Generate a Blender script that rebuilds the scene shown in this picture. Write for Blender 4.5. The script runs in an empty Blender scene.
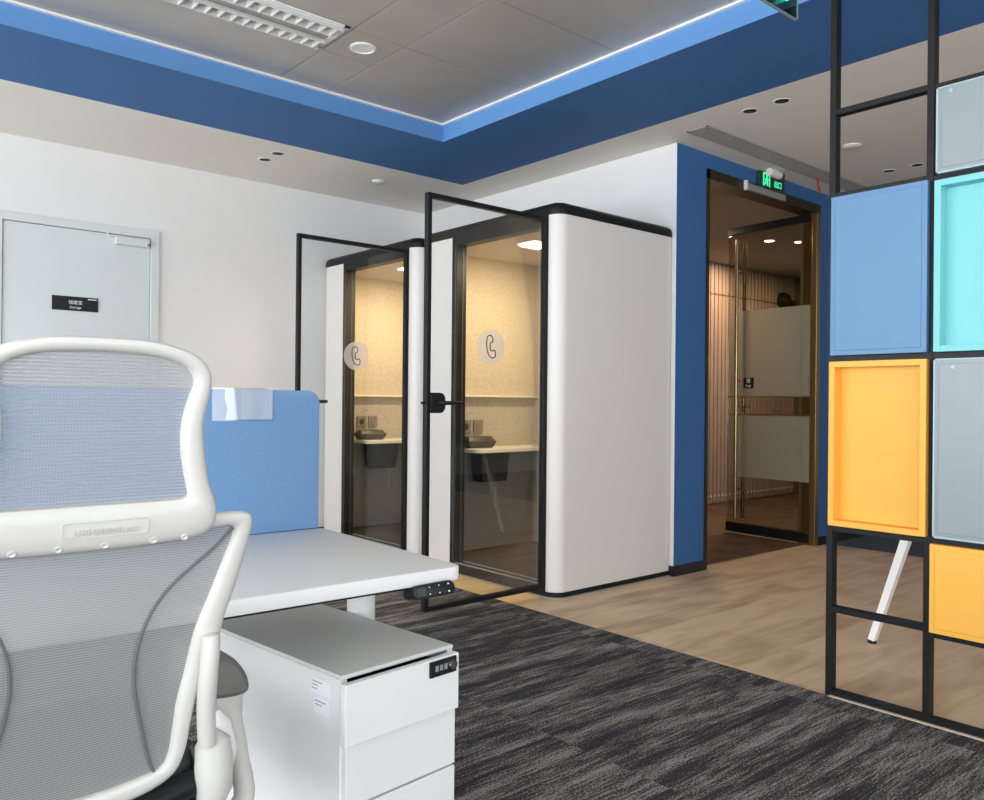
import bpy, bmesh, math, random
from mathutils import Vector, Matrix
random.seed(4)
S = bpy.context.scene
COL = S.collection
PI = math.pi

# ------------------------------------------------------------------ materials
def mat(name, col, rough=.5, metal=0., noise=0., nscale=20., bump=0., bscale=200., spec=.5, emit=None, estr=0.):
    m = bpy.data.materials.new(name); m.use_nodes = True
    nt = m.node_tree; b = nt.nodes['Principled BSDF']
    b.inputs['Base Color'].default_value = (*col, 1)
    b.inputs['Roughness'].default_value = rough
    b.inputs['Metallic'].default_value = metal
    b.inputs['Specular IOR Level'].default_value = spec
    tc = nt.nodes.new('ShaderNodeTexCoord')
    if noise:
        n = nt.nodes.new('ShaderNodeTexNoise'); n.inputs['Scale'].default_value = nscale
        n.inputs['Detail'].default_value = 4
        r = nt.nodes.new('ShaderNodeValToRGB')
        r.color_ramp.elements[0].position = .3; r.color_ramp.elements[1].position = .7
        r.color_ramp.elements[0].color = (*[c*(1-noise) for c in col], 1)
        r.color_ramp.elements[1].color = (*[min(1, c*(1+noise)) for c in col], 1)
        nt.links.new(tc.outputs['Object'], n.inputs['Vector'])
        nt.links.new(n.outputs['Fac'], r.inputs['Fac'])
        nt.links.new(r.outputs['Color'], b.inputs['Base Color'])
    if bump:
        n2 = nt.nodes.new('ShaderNodeTexNoise'); n2.inputs['Scale'].default_value = bscale
        n2.inputs['Detail'].default_value = 3
        bp = nt.nodes.new('ShaderNodeBump'); bp.inputs['Strength'].default_value = bump
        bp.inputs['Distance'].default_value = .002
        nt.links.new(tc.outputs['Object'], n2.inputs['Vector'])
        nt.links.new(n2.outputs['Fac'], bp.inputs['Height'])
        nt.links.new(bp.outputs['Normal'], b.inputs['Normal'])
    if emit:
        b.inputs['Emission Color'].default_value = (*emit, 1)
        b.inputs['Emission Strength'].default_value = estr
    return m

def glass(name, tint=(1, 1, 1), refl=1.0, rough=0.0):
    m = bpy.data.materials.new(name); m.use_nodes = True
    nt = m.node_tree; nt.nodes.clear()
    o = nt.nodes.new('ShaderNodeOutputMaterial'); mx = nt.nodes.new('ShaderNodeMixShader')
    t = nt.nodes.new('ShaderNodeBsdfTransparent'); g = nt.nodes.new('ShaderNodeBsdfGlossy')
    f = nt.nodes.new('ShaderNodeFresnel'); mm = nt.nodes.new('ShaderNodeMath'); mm.operation = 'MULTIPLY'
    f.inputs['IOR'].default_value = 1.45; mm.inputs[1].default_value = refl
    t.inputs['Color'].default_value = (*tint, 1); g.inputs['Roughness'].default_value = rough
    nt.links.new(f.outputs[0], mm.inputs[0]); nt.links.new(mm.outputs[0], mx.inputs[0])
    nt.links.new(t.outputs[0], mx.inputs[1]); nt.links.new(g.outputs[0], mx.inputs[2])
    nt.links.new(mx.outputs[0], o.inputs[0])
    return m

def film(name, col, alpha, rough=.5):
    m = bpy.data.materials.new(name); m.use_nodes = True
    b = m.node_tree.nodes['Principled BSDF']
    b.inputs['Base Color'].default_value = (*col, 1); b.inputs['Alpha'].default_value = alpha
    b.inputs['Roughness'].default_value = rough
    return m

def mesh_fabric(name, col, period, lo, hi):
    m = bpy.data.materials.new(name); m.use_nodes = True
    nt = m.node_tree; b = nt.nodes['Principled BSDF']
    b.inputs['Base Color'].default_value = (*col, 1); b.inputs['Roughness'].default_value = .75
    tc = nt.nodes.new('ShaderNodeTexCoord'); sp = nt.nodes.new('ShaderNodeSeparateXYZ')
    nt.links.new(tc.outputs['Object'], sp.inputs[0])
    def sine(out, p):
        a = nt.nodes.new('ShaderNodeMath'); a.operation = 'MULTIPLY'; a.inputs[1].default_value = 2*PI/p
        s = nt.nodes.new('ShaderNodeMath'); s.operation = 'SINE'
        nt.links.new(out, a.inputs[0]); nt.links.new(a.outputs[0], s.inputs[0]); return s
    s1 = sine(sp.outputs['Z'], period); s2 = sine(sp.outputs['X'], period*.8)
    c = nt.nodes.new('ShaderNodeMath'); c.operation = 'MULTIPLY_ADD'; c.inputs[1].default_value = .35
    nt.links.new(s2.outputs[0], c.inputs[0]); nt.links.new(s1.outputs[0], c.inputs[2])
    mr = nt.nodes.new('ShaderNodeMapRange')
    mr.inputs['From Min'].default_value = -1; mr.inputs['From Max'].default_value = .9
    mr.inputs['To Min'].default_value = lo; mr.inputs['To Max'].default_value = hi
    nt.links.new(c.outputs[0], mr.inputs['Value']); nt.links.new(mr.outputs[0], b.inputs['Alpha'])
    return m

def carpet_mat():
    m = bpy.data.materials.new('carpet_planks'); m.use_nodes = True
    nt = m.node_tree; b = nt.nodes['Principled BSDF']; N = nt.nodes.new; L = nt.links.new
    tc = N('ShaderNodeTexCoord')
    # each plank tile gets its own random offset of the streak pattern
    sn = N('ShaderNodeVectorMath'); sn.operation = 'SNAP'; sn.inputs[1].default_value = (1.0, .25, 10)
    L(tc.outputs['Object'], sn.inputs[0])
    wn = N('ShaderNodeTexWhiteNoise'); wn.noise_dimensions = '3D'; L(sn.outputs[0], wn.inputs['Vector'])
    off = N('ShaderNodeVectorMath'); off.operation = 'SCALE'; off.inputs['Scale'].default_value = 1.0
    L(wn.outputs['Color'], off.inputs[0])
    add = N('ShaderNodeVectorMath'); add.operation = 'ADD'
    L(tc.outputs['Object'], add.inputs[0]); L(off.outputs[0], add.inputs[1])
    def streak(sx, sy, det, w=0):
        mp = N('ShaderNodeMapping'); mp.inputs['Scale'].default_value = (sx, sy, 1)
        mp.inputs['Location'].default_value = (w, w, 0)
        L(add.outputs[0], mp.inputs['Vector'])
        n = N('ShaderNodeTexNoise'); n.inputs['Scale'].default_value = 1; n.inputs['Detail'].default_value = det
        n.inputs['Roughness'].default_value = .6
        L(mp.outputs[0], n.inputs['Vector']); return n
    a = streak(1.7, 13, 5); c = streak(9, 150, 3, 5)
    f = N('ShaderNodeTexNoise'); f.inputs['Scale'].default_value = 150; f.inputs['Detail'].default_value = 3
    L(tc.outputs['Object'], f.inputs['Vector'])
    m1 = N('ShaderNodeMath'); m1.operation = 'MULTIPLY_ADD'; m1.inputs[1].default_value = .75
    L(c.outputs['Fac'], m1.inputs[0]); L(a.outputs['Fac'], m1.inputs[2])
    m2 = N('ShaderNodeMath'); m2.operation = 'MULTIPLY_ADD'; m2.inputs[1].default_value = .95
    L(f.outputs['Fac'], m2.inputs[0]); L(m1.outputs[0], m2.inputs[2])
    r = N('ShaderNodeValToRGB'); e = r.color_ramp.elements
    e[0].position = .675; e[0].color = CARPET[0]
    e[1].position = .85; e[1].color = CARPET[2]
    k = r.color_ramp.elements.new(.745); k.color = CARPET[1]
    ms = N('ShaderNodeMath'); ms.operation = 'MULTIPLY'; ms.inputs[1].default_value = .55; L(m2.outputs[0], ms.inputs[0])
    L(ms.outputs[0], r.inputs['Fac']); L(r.outputs['Color'], b.inputs['Base Color'])
    b.inputs['Roughness'].default_value = .95; b.inputs['Specular IOR Level'].default_value = .15
    bp = N('ShaderNodeBump'); bp.inputs['Strength'].default_value = .6; bp.inputs['Distance'].default_value = .003
    L(m2.outputs[0], bp.inputs['Height']); L(bp.outputs[0], b.inputs['Normal'])
    return m
CARPET = [(.032, .030, .034, 1), (.068, .065, .068, 1), (.30, .285, .27, 1)]

def wood_floor_mat(name, c0, c1, dust=True):
    m = bpy.data.materials.new(name); m.use_nodes = True
    nt = m.node_tree; b = nt.nodes['Principled BSDF']; N = nt.nodes.new; L = nt.links.new
    tc = N('ShaderNodeTexCoord')
    br = N('ShaderNodeTexBrick'); br.inputs['Scale'].default_value = 1
    br.inputs['Brick Width'].default_value = 1.2; br.inputs['Row Height'].default_value = .2
    br.inputs['Mortar Size'].default_value = .0012; br.inputs['Bias'].default_value = 0
    br.inputs['Color1'].default_value = (0, 0, 0, 1); br.inputs['Color2'].default_value = (1, 1, 1, 1)
    br.inputs['Mortar'].default_value = (.3, .3, .3, 1); br.offset = .37
    L(tc.outputs['Object'], br.inputs['Vector'])
    mp = N('ShaderNodeMapping'); mp.inputs['Scale'].default_value = (2.5, 11, 1); L(tc.outputs['Object'], mp.inputs['Vector'])
    n = N('ShaderNodeTexNoise'); n.inputs['Scale'].default_value = 1; n.inputs['Detail'].default_value = 6
    L(mp.outputs[0], n.inputs['Vector'])
    n2 = N('ShaderNodeTexNoise'); n2.inputs['Scale'].default_value = 1.6; n2.inputs['Detail'].default_value = 5
    L(tc.outputs['Object'], n2.inputs['Vector'])
    a = N('ShaderNodeMath'); a.operation = 'MULTIPLY_ADD'; a.inputs[1].default_value = .35
    L(br.outputs['Color'], a.inputs[0]); L(n.outputs['Fac'], a.inputs[2])
    a2 = N('ShaderNodeMath'); a2.operation = 'MULTIPLY_ADD'; a2.inputs[1].default_value = .4
    L(n2.outputs['Fac'], a2.inputs[0]); L(a.outputs[0], a2.inputs[2])
    r = N('ShaderNodeValToRGB'); r.color_ramp.elements[0].position = .50; r.color_ramp.elements[1].position = 1.0
    r.color_ramp.elements[0].color = (*c0, 1); r.color_ramp.elements[1].color = (*c1, 1)
    L(a2.outputs[0], r.inputs['Fac']); L(r.outputs['Color'], b.inputs['Base Color'])
    b.inputs['Roughness'].default_value = .48; b.inputs['Specular IOR Level'].default_value = .28
    return m

def metal_ceiling_mat():
    m = mat('ceiling_metal', (.50, .475, .43), .42, .35, .05, 3.)
    return m

M = {}
M['wall'] = mat('white_wall_paint', (.775, .775, .775), .7, noise=.012, nscale=3, bump=.05)
M['soffit'] = mat('white_soffit_paint', (.82, .785, .72), .8, noise=.01, nscale=3)
M['blue_paint'] = mat('deep_blue_paint', (.038, .142, .365), .75, noise=.03, nscale=40)
M['fascia'] = mat('light_blue_paint', (.105, .27, .57), .6)
M['metal_ceil'] = metal_ceiling_mat()
M['seam'] = mat('seam_dark', (.12, .12, .115), .7)
M['trim_white'] = mat('white_metal_trim', (.85, .85, .85), .35)
M['carpet'] = carpet_mat()
M['wood'] = wood_floor_mat('brown_vinyl_planks', (.43, .265, .145), (.76, .55, .36))
M['wood_light'] = wood_floor_mat('honey_vinyl_planks', (.50, .31, .13), (.70, .49, .25))
M['grey_floor'] = mat('grey_floor', (.10, .105, .105), .8, noise=.1, nscale=5)
M['hall_floor'] = mat('hall_carpet', (.09, .045, .022), .7, noise=.5, nscale=5)
M['hall_ceil'] = mat('hall_ceiling_paint', (.46, .38, .26), .8)
M['slat'] = mat('hall_slat_wood', (.42, .30, .235), .6, noise=.08, nscale=6)
M['olive'] = mat('olive_panel', (.10, .085, .045), .6)
M['black'] = mat('black_metal', (.009, .010, .011), .45, spec=.25)
M['dark'] = mat('charcoal_metal', (.045, .048, .055), .5)
M['blackplastic'] = mat('black_plastic', (.011, .012, .014), .4, spec=.3)
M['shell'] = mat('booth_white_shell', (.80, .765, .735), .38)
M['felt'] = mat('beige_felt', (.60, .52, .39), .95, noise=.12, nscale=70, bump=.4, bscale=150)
M['felt_mid'] = mat('felt_oat_tone', (.47, .43, .35), .95, noise=.15, nscale=70, bump=.4, bscale=150)  # lining tone between ledge and desk, duller than the felt above
M['felt_low'] = mat('felt_grey_tone', (.24, .245, .235), .95, noise=.15, nscale=70, bump=.4, bscale=150)  # lining tone below the desk, greyest and darkest step
M['booth_ceil'] = mat('booth_ceiling_panel', (.70, .62, .50), .8)
M['booth_floor'] = mat('booth_carpet', (.045, .034, .027), .95, noise=.25, nscale=120)
M['desk_booth'] = mat('cream_laminate', (.80, .74, .60), .4)
M['lamp'] = mat('lamp_glow', (1, 1, 1), .5, emit=(1, .86, .62), estr=9)
M['downlamp'] = mat('downlight_glow', (1, 1, 1), .5, emit=(1, .8, .5), estr=22)
M['glass'] = glass('clear_glass', (.97, .975, .97), .55)
M['glass_dark'] = glass('bronze_glass', (.80, .80, .74), .8)
M['glass_window'] = glass('window_glass', (.98, .99, 1), .3)
M['sticker'] = film('pale_vinyl_sticker', (.85, .76, .66), .62)
M['ink'] = mat('dark_ink', (.06, .055, .055), .6)
M['frost'] = film('frosted_green_film', (.52, .49, .36), .42, .6)
M['bronze'] = mat('bronze_metal', (.30, .19, .075), .32, .8)
M['bronze_dark'] = mat('dark_bronze_metal', (.045, .035, .022), .35, .5)
M['gold'] = mat('gold_steel', (.42, .30, .16), .25, .9)
M['silver'] = mat('silver_grey_metal', (.33, .36, .37), .4, .3)
M['chrome'] = mat('chrome', (.75, .75, .75), .15, 1)
M['door_white'] = mat('pale_door_lacquer', (.66, .72, .73), .22)
M['frame_white'] = mat('pale_door_frame_paint', (.66, .70, .70), .4)
M['white'] = mat('white_plastic', (.82, .82, .81), .4)
M['whiteink'] = mat('white_ink', (.85, .85, .85), .6)
M['desk'] = mat('white_laminate', (.80, .805, .81), .5)
M['ped'] = mat('white_powder_coat', (.78, .79, .79), .4, noise=.01, nscale=8)
M['ped_top'] = mat('pale_grey_powder_coat', (.64, .655, .64), .45, noise=.015, nscale=8)
M['chair'] = mat('off_white_nylon', (.63, .62, .585), .42)
M['fab_head'] = mesh_fabric('blue_grey_mesh', (.34, .345, .375), .0052, .50, .98)
M['fab_back'] = mesh_fabric('grey_mesh', (.30, .30, .30), .0042, .55, 1.)
M['seam_fab'] = mat('dark_seam_thread', (.13, .13, .14), .8)
M['armpad'] = mat('grey_arm_foam', (.16, .155, .15), .7)
M['seatfab'] = mat('charcoal_seat_fabric', (.07, .07, .075), .9)
M['divider'] = mat('blue_felt', (.165, .315, .54), .95, noise=.10, nscale=160, bump=.3, bscale=300)
M['acrylic'] = glass('acrylic', (.95, .97, 1), 2.0, .02)
M['paper'] = mat('white_paper', (.82, .86, .93), .5)
M['yellow'] = mat('amber_paint', (.86, .44, .06), .5)
M['teal'] = mat('turquoise_paint', (.20, .57, .60), .5)
M['steelblue'] = mat('mid_blue_paint', (.115, .25, .43), .5)
M['greypanel'] = mat('blue_grey_paint', (.27, .315, .335), .4)
M['greypanel_lip'] = mat('pale_blue_edge_paint', (.38, .52, .57), .4)
M['green'] = mat('green_led', (.02, .5, .2), .5, emit=(.04, 1, .38), estr=1.3)
M['smoke'] = mat('dark_sign_plate', (.035, .045, .04), .3)
M['red'] = mat('red_ribbon', (.65, .03, .04), .6)
M['darkred'] = mat('dark_red_plastic', (.20, .015, .015), .4)
M['sock'] = mat('taupe_plastic', (.24, .20, .155), .4)
M['boxbrown'] = mat('dark_grey_box', (.045, .038, .03), .45)
M['vent'] = mat('vent_grey', (.42, .41, .38), .5)
M['base'] = mat('black_skirting', (.015, .016, .02), .4)
M['reflector'] = mat('bright_reflector', (.78, .78, .77), .25, .35)
M['tan'] = mat('tan_edge_strip', (.62, .50, .36), .5)

# ------------------------------------------------------------------ mesh helpers
def _new(): return bmesh.new()

def box(bm, x0, x1, y0, y1, z0, z1, bev=0., seg=2, mtx=None):
    t = bmesh.new()
    vs = [t.verts.new((x, y, z)) for x in (x0, x1) for y in (y0, y1) for z in (z0, z1)]
    for f in ((0, 1, 3, 2), (4, 6, 7, 5), (0, 4, 5, 1), (2, 3, 7, 6), (0, 2, 6, 4), (1, 5, 7, 3)):
        t.faces.new([vs[i] for i in f])
    if bev: bmesh.ops.bevel(t, geom=t.edges[:], offset=bev, segments=seg, affect='EDGES', profile=.5)
    merge(bm, t, mtx); return bm

def merge(bm, t, mtx=None):
    if mtx is not None: bmesh.ops.transform(t, matrix=mtx, verts=t.verts[:])
    me = bpy.data.meshes.new('tmp'); t.to_mesh(me); t.free(); bm.from_mesh(me); bpy.data.meshes.remove(me)

def prism(bm, poly, axis, a, b, bev=0., seg=2, only_cap=None, mtx=None):
    """poly: list of 2-D points in the plane perpendicular to axis ('x': (y,z), 'y': (x,z), 'z': (x,y))"""
    t = bmesh.new()
    def P(p, w):
        return {'x': (w, p[0], p[1]), 'y': (p[0], w, p[1]), 'z': (p[0], p[1], w)}[axis]
    A = [t.verts.new(P(p, a)) for p in poly]; B = [t.verts.new(P(p, b)) for p in poly]
    n = len(poly)
    t.faces.new(A); t.faces.new(B[::-1])
    for i in range(n): t.faces.new([A[i], B[i], B[(i+1) % n], A[(i+1) % n]])
    bmesh.ops.recalc_face_normals(t, faces=t.faces[:])
    if bev:
        if only_cap == 'b': es = [e for e in t.edges if all(v in B for v in e.verts)]
        elif only_cap == 'ab': es = [e for e in t.edges if all(v in B for v in e.verts) or all(v in A for v in e.verts)]
        else: es = t.edges[:]
        bmesh.ops.bevel(t, geom=es, offset=bev, segments=seg, affect='EDGES', profile=.5)
    merge(bm, t, mtx); return bm

def ribbon(bm, path, th, z0, z1):
    """vertical sheet following a plan path, thickness to the left of travel"""
    n = len(path); inn = []
    for i in range(n):
        p = Vector(path[i]); a = Vector(path[max(i-1, 0)]); b = Vector(path[min(i+1, n-1)])
        d = (b-a).normalized(); inn.append(p + Vector((-d.y, d.x))*th)
    poly = [tuple(p) for p in path] + [tuple(p) for p in inn[::-1]]
    prism(bm, poly, 'z', z0, z1)
    return bm

def tube(bm, pts, r, seg=12, closed=False, flat=1., up=None, cap=True):
    """tube along 3-D points; r may be a list; flat squashes along the reference up axis"""
    pts = [Vector(p) for p in pts]; n = len(pts)
    rs = r if isinstance(r, (list, tuple)) else [r]*n
    rings = []; prev = None
    for i, p in enumerate(pts):
        if closed: d = pts[(i+1) % n]-pts[i-1]
        else: d = pts[min(i+1, n-1)]-pts[max(i-1, 0)]
        d.normalize()
        u = Vector(up) if up else (Vector((0, 0, 1)) if prev is None else prev)
        u = u - d*u.dot(d)
        if u.length < 1e-4: u = Vector((1, 0, 0)) - d*d.x
        u.normalize(); v = d.cross(u); prev = u
        rings.append([bm.verts.new(p + u*math.cos(2*PI*k/seg)*rs[i]*flat + v*math.sin(2*PI*k/seg)*rs[i]) for k in range(seg)])
    m = n if closed else n-1
    for i in range(m):
        A = rings[i]; B = rings[(i+1) % n]
        for k in range(seg): bm.faces.new([A[k], A[(k+1) % seg], B[(k+1) % seg], B[k]])
    if not closed and cap:
        bm.faces.new(rings[0][::-1]); bm.faces.new(rings[-1])
    return bm

def lathe(bm, prof, c, seg=32, mtx=None):
    """prof: (r, z) pairs about a vertical axis through c"""
    t = bmesh.new(); rings = []
    for r, z in prof:
        if r < 1e-6: rings.append([t.verts.new((c[0], c[1], c[2]+z))])
        else: rings.append([t.verts.new((c[0]+r*math.cos(2*PI*k/seg), c[1]+r*math.sin(2*PI*k/seg), c[2]+z)) for k in range(seg)])
    for A, B in zip(rings, rings[1:]):
        if len(A) == 1 and len(B) == 1: continue
        for k in range(seg):
            q = [A[k % len(A)], A[(k+1) % len(A)], B[(k+1) % len(B)], B[k % len(B)]]
            u = []
            for v in q:
                if v not in u: u.append(v)
            if len(u) > 2: t.faces.new(u)
    bmesh.ops.recalc_face_normals(t, faces=t.faces[:])
    merge(bm, t, mtx); return bm

def rrect(x0, x1, y0, y1, r, seg=6, corners=(1, 1, 1, 1)):
    """ccw rounded rectangle; corners: (x0y0, x1y0, x1y1, x0y1)"""
    out = []
    for (cx, cy, a0, px, py, on) in ((x0+r, y0+r, PI, x0, y0, corners[0]), (x1-r, y0+r, 1.5*PI, x1, y0, corners[1]),
                                     (x1-r, y1-r, 0, x1, y1, corners[2]), (x0+r, y1-r, .5*PI, x0, y1, corners[3])):
        if on:
            for k in range(seg+1):
                a = a0 + .5*PI*k/seg; out.append((cx+r*math.cos(a), cy+r*math.sin(a)))
        else: out.append((px, py))
    return out

def wloc(o):
    v = Vector((0, 0, 0))
    while o: v += Vector(o.location); o = o.parent
    return v

def obj(name, bm, m, parent=None, smooth=False, origin=None):
    """link a bmesh given in world coordinates as one mesh object"""
    if origin is not None: off = Vector(origin)
    else: off = wloc(parent) if parent else Vector((0, 0, 0))
    bmesh.ops.translate(bm, vec=-off, verts=bm.verts[:])
    bmesh.ops.recalc_face_normals(bm, faces=bm.faces[:])
    me = bpy.data.meshes.new(name); bm.to_mesh(me); bm.free()
    me.materials.append(m)
    for p in me.polygons: p.use_smooth = smooth
    if smooth:
        me.set_sharp_from_angle(angle=math.radians(38))
    o = bpy.data.objects.new(name, me); COL.objects.link(o)
    if parent: o.parent = parent
    elif origin is not None: o.location = origin
    return o

def tag(o, label=None, cat=None, group=None, kind=None):
    if label: o['label'] = label
    if cat: o['category'] = cat
    if group: o['group'] = group
    if kind: o['kind'] = kind
    return o

def thing(name, label, cat, loc, group=None):
    o = bpy.data.objects.new(name, None); COL.objects.link(o); o.location = loc
    o.empty_display_size = .1
    return tag(o, label, cat, group)

def struct(name, bm, m, smooth=False, label=None):
    return tag(obj(name, bm, m, None, smooth), label, kind='structure')

def text(name, body, size, m, parent, origin_world, xdir, ydir, depth=.0006, align='CENTER'):
    c = bpy.data.curves.new(name, 'FONT'); c.body = body; c.size = size; c.extrude = depth
    c.align_x = align; c.align_y = 'CENTER'
    t = bpy.data.objects.new('tmp', c); COL.objects.link(t)
    bpy.context.view_layer.update()
    me = bpy.data.meshes.new_from_object(t.evaluated_get(bpy.context.evaluated_depsgraph_get()))
    bpy.data.objects.remove(t)
    x = Vector(xdir).normalized(); y = Vector(ydir).normalized(); z = x.cross(y)
    mt = Matrix((x, y, z)).transposed().to_4x4(); mt.translation = Vector(origin_world) - (wloc(parent) if parent else Vector((0, 0, 0)))
    me.transform(mt); me.materials.clear(); me.materials.append(m)
    o = bpy.data.objects.new(name, me); COL.objects.link(o)
    if parent: o.parent = parent
    return o

def copy_tree(o, parent=None):
    c = o.copy(); COL.objects.link(c); c.parent = parent
    for ch in list(o.children): copy_tree(ch, c)
    return c

# ------------------------------------------------------------------ key measures (metres)
W = 4.452        # wall behind the booths (x)
YS = 6.153       # storage-room wall (y)
YB = 3.325       # blue wall (y)
ZC = 2.876       # white soffit
ZM = 2.990       # metal ceiling
XC = 3.125       # carpet / plank boundary

# ------------------------------------------------------------------ the setting
b = _new(); box(b, -3.1, XC, -3.1, YS+.1, -.05, 0); struct('floor', b, M['carpet'])
b = _new(); box(b, XC, 6.50, -3.1, 3.40, -.05, 0); box(b, 3.52, W+.1, 3.40, YS+.1, -.05, 0); struct('floor', b, M['wood'])
b = _new(); box(b, XC, 3.52, 3.40, YS+.1, -.05, 0); struct('floor', b, M['wood_light'])
b = _new(); box(b, 6.50, 10.1, -3.1, YB+.1, -.05, 0); struct('floor', b, M['grey_floor'])
b = _new(); box(b, W+.1, 12.5, YB+.1, 5.6, -.05, 0); struct('floor', b, M['hall_floor'])
b = _new(); box(b, XC-.014, XC+.002, -3.0, 1.575, 0, .004); struct('trim_1', b, M['tan'])

b = _new(); box(b, -3.1, W+.12, YS, YS+.12, 0, ZC+.2); struct('wall_left', b, M['wall'])
b = _new(); box(b, W, W+.12, YB, YS, 0, ZC+.2); struct('wall_booths', b, M['wall'])
# blue wall with its door opening
b = _new()
box(b, W+.002, 4.795, YB-.002, YB+.12, 0, ZC+.2); box(b, 6.345, 10.1, YB-.002, YB+.12, 0, ZC+.2); box(b, 4.795, 6.345, YB-.002, YB+.12, 2.765, ZC+.2)
struct('wall_right', b, M['blue_paint'])
b = _new(); box(b, 10.0, 10.12, -3.1, YB, 0, ZC+.2); struct('wall_end', b, M['wall'])
# window walls beside and behind the camera
def window_wall(axis, w0, a0, a1, n, idx):
    sb = _new()
    def bx(bm, u0, u1, t0, t1, z0, z1, bev=0):
        if axis == 'x': box(bm, t0, t1, u0, u1, z0, z1, bev)
        else: box(bm, u0, u1, t0, t1, z0, z1, bev)
    bx(sb, a0, a1, w0-.12, w0, 0, .35); bx(sb, a0, a1, w0-.12, w0, 2.75, ZM+.1)
    step = (a1-a0)/n; cells = n
    if axis == 'y':
        bx(sb, 3.5, a1, w0-.12, w0, .35, 2.75); cells = 3
    for i in range(n+1):
        c = a0+i*step; bx(sb, c-.1, c+.1, w0-.12, w0, .35, 2.75)
    struct('wall_window' if axis == 'x' else 'wall_rear', sb, M['wall'])
    for i in range(cells):
        u0 = a0+i*step+.1; u1 = a0+(i+1)*step-.1
        f = _new()
        for q0, q1, z0, z1 in ((u0, u0+.05, .35, 2.75), (u1-.05, u1, .35, 2.75), (u0, u1, .35, .40), (u0, u1, 2.70, 2.75), ((u0+u1)/2-.025, (u0+u1)/2+.025, .40, 2.70)):
            bx(f, q0, q1, w0-.09, w0-.04, z0, z1)
        fo = struct('window_%d' % (idx+i), f, M['dark'])
        g = _new(); bx(g, u0+.05, u1-.05, w0-.068, w0-.062, .40, 2.70); obj('pane', g, M['glass_window'], fo)
window_wall('x', -3.0, -3.1, YS, 4, 1)
window_wall('y', -3.0, -3.1, 10.1, 6, 5)

# ceilings
FX, FY = 3.291, 4.358       # fascia faces
DX, DY = 4.068, 5.121       # paint line blue / white
b = _new()
box(b, -3.1, W+.1, DY, YS+.1, ZC, ZC+.25); box(b, DX, 10.1, -3.1, DY, ZC, ZC+.25)
struct('ceiling', b, M['soffit'])
b = _new()
box(b, -3.1, DX, FY+.002, DY, ZC, ZC+.25); box(b, FX+.002, DX, -3.1, FY+.002, ZC, ZC+.25)
struct('ceiling', b, M['blue_paint'])
b = _new(); box(b, -3.1, FX+.002, FY, FY+.003, ZC-.0004, ZM); box(b, FX, FX+.003, -3.1, FY, ZC-.0004, ZM); struct('trim_2', b, M['fascia'])
b = _new(); box(b, -3.1, FX, FY-.022, FY, ZM-.012, ZM); box(b, FX-.022, FX, -3.1, FY-.022, ZM-.012, ZM); struct('trim_3', b, M['trim_white'])
b = _new()
for x0, x1, ys in ((-3.1, 2.107, [-3.1, -.66, .04, .74, 1.44, 2.14, 2.84, 3.52, 3.845, FY-.022]),
                   (2.113, 2.417, [-3.1, -.3, .04, .74, 1.44, 2.14, 2.84, 3.54, 3.856, FY-.022]),
                   (2.423, FX-.022, [-3.1, -.66, .04, .74, 1.44, 2.14, 2.84, 3.54, FY-.022])):
    for y0, y1 in zip(ys, ys[1:]):
        box(b, x0, x1, y0+.002, y1-.002, ZM, ZM+.02, .0015, 1)
struct('ceiling', b, M['metal_ceil'])
b = _new(); box(b, -3.1, FX, -3.1, FY, ZM+.021, ZM+.1); struct('ceiling', b, M['seam'])

# hallway beyond the glass door
b = _new(); box(b, W+.1, 12.5, YB+.12, 5.6, 2.75, 2.87); struct('ceiling', b, M['hall_ceil'])
b = _new()
box(b, 4.6, 9.72, 5.43, 5.55, 0, 2.75)
x = 4.6
while x < 9.70:
    box(b, x, x+.055, 5.41, 5.43, .02, 2.38); box(b, x, x+.055, 5.41, 5.43, 2.40, 2.75); x += .075
struct('wall_hall', b, M['slat'])
b = _new(); x = 4.6
while x < 9.70: box(b, x+.015, x+.04, 5.404, 5.41, .085, .105); x += .075
struct('trim_4', b, M['whiteink'])
b = _new(); box(b, 9.72, 9.9, 4.2, 5.55, 0, 2.75); box(b, 12.3, 12.4, YB+.12, 5.55, 0, 2.75); struct('wall_hall_end', b, M['olive'])
b = _new(); box(b, W+.1, W+.2, YB+.12, 5.55, 0, 2.75); struct('wall_hall_side', b, M['olive'])

# skirtings
b = _new(); box(b, W-.004, 4.795, YB-.014, YB-.002, 0, .068); box(b, 6.36, 10.0, YB-.014, YB-.002, 0, .068)
box(b, W-.012, W, YB-.014, YB+.03, 0, .068); struct('baseboard_right', b, M['base'])
b = _new(); box(b, -3.0, .97, YS-.012, YS, 0, .08); box(b, 2.06, W, YS-.012, YS, 0, .08); struct('baseboard_left', b, M['base'])

# ------------------------------------------------------------------ storage door
dr = thing('door_1', None, None, (1.515, YS, 0)); tag(dr, kind='structure')
b = _new()
box(b, .985, 1.045, YS-.022, YS-.001, 0, 2.367, .003); box(b, 1.985, 2.045, YS-.022, YS-.001, 0, 2.367, .003); box(b, .985, 2.045, YS-.021, YS-.001, 2.310, 2.367, .003)
obj('door_frame', b, M['frame_white'], dr)
b = _new(); box(b, 1.050, 1.981, YS-.008, YS-.001, .01, 2.306, .001); obj('door_leaf', b, M['door_white'], dr)
b = _new(); box(b, 1.047, 1.984, YS-.004, YS-.0008, .0, 2.309); obj('shadow_gap', b, M['dark'], dr)
b = _new(); box(b, 1.735, 1.965, YS-.055, YS-.009, 2.235, 2.288, .006)
tube(b, [(1.735, YS-.03, 2.275), (1.70, YS-.03, 2.28), (1.68, YS-.03, 2.315)], .006)
obj('door_closer', b, M['frame_white'], dr)
b = _new(); box(b, 1.950, 1.964, YS-.057, YS-.05, 2.243, 2.262, .002); obj('closer_cap', b, M['steelblue'], dr)
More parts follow.
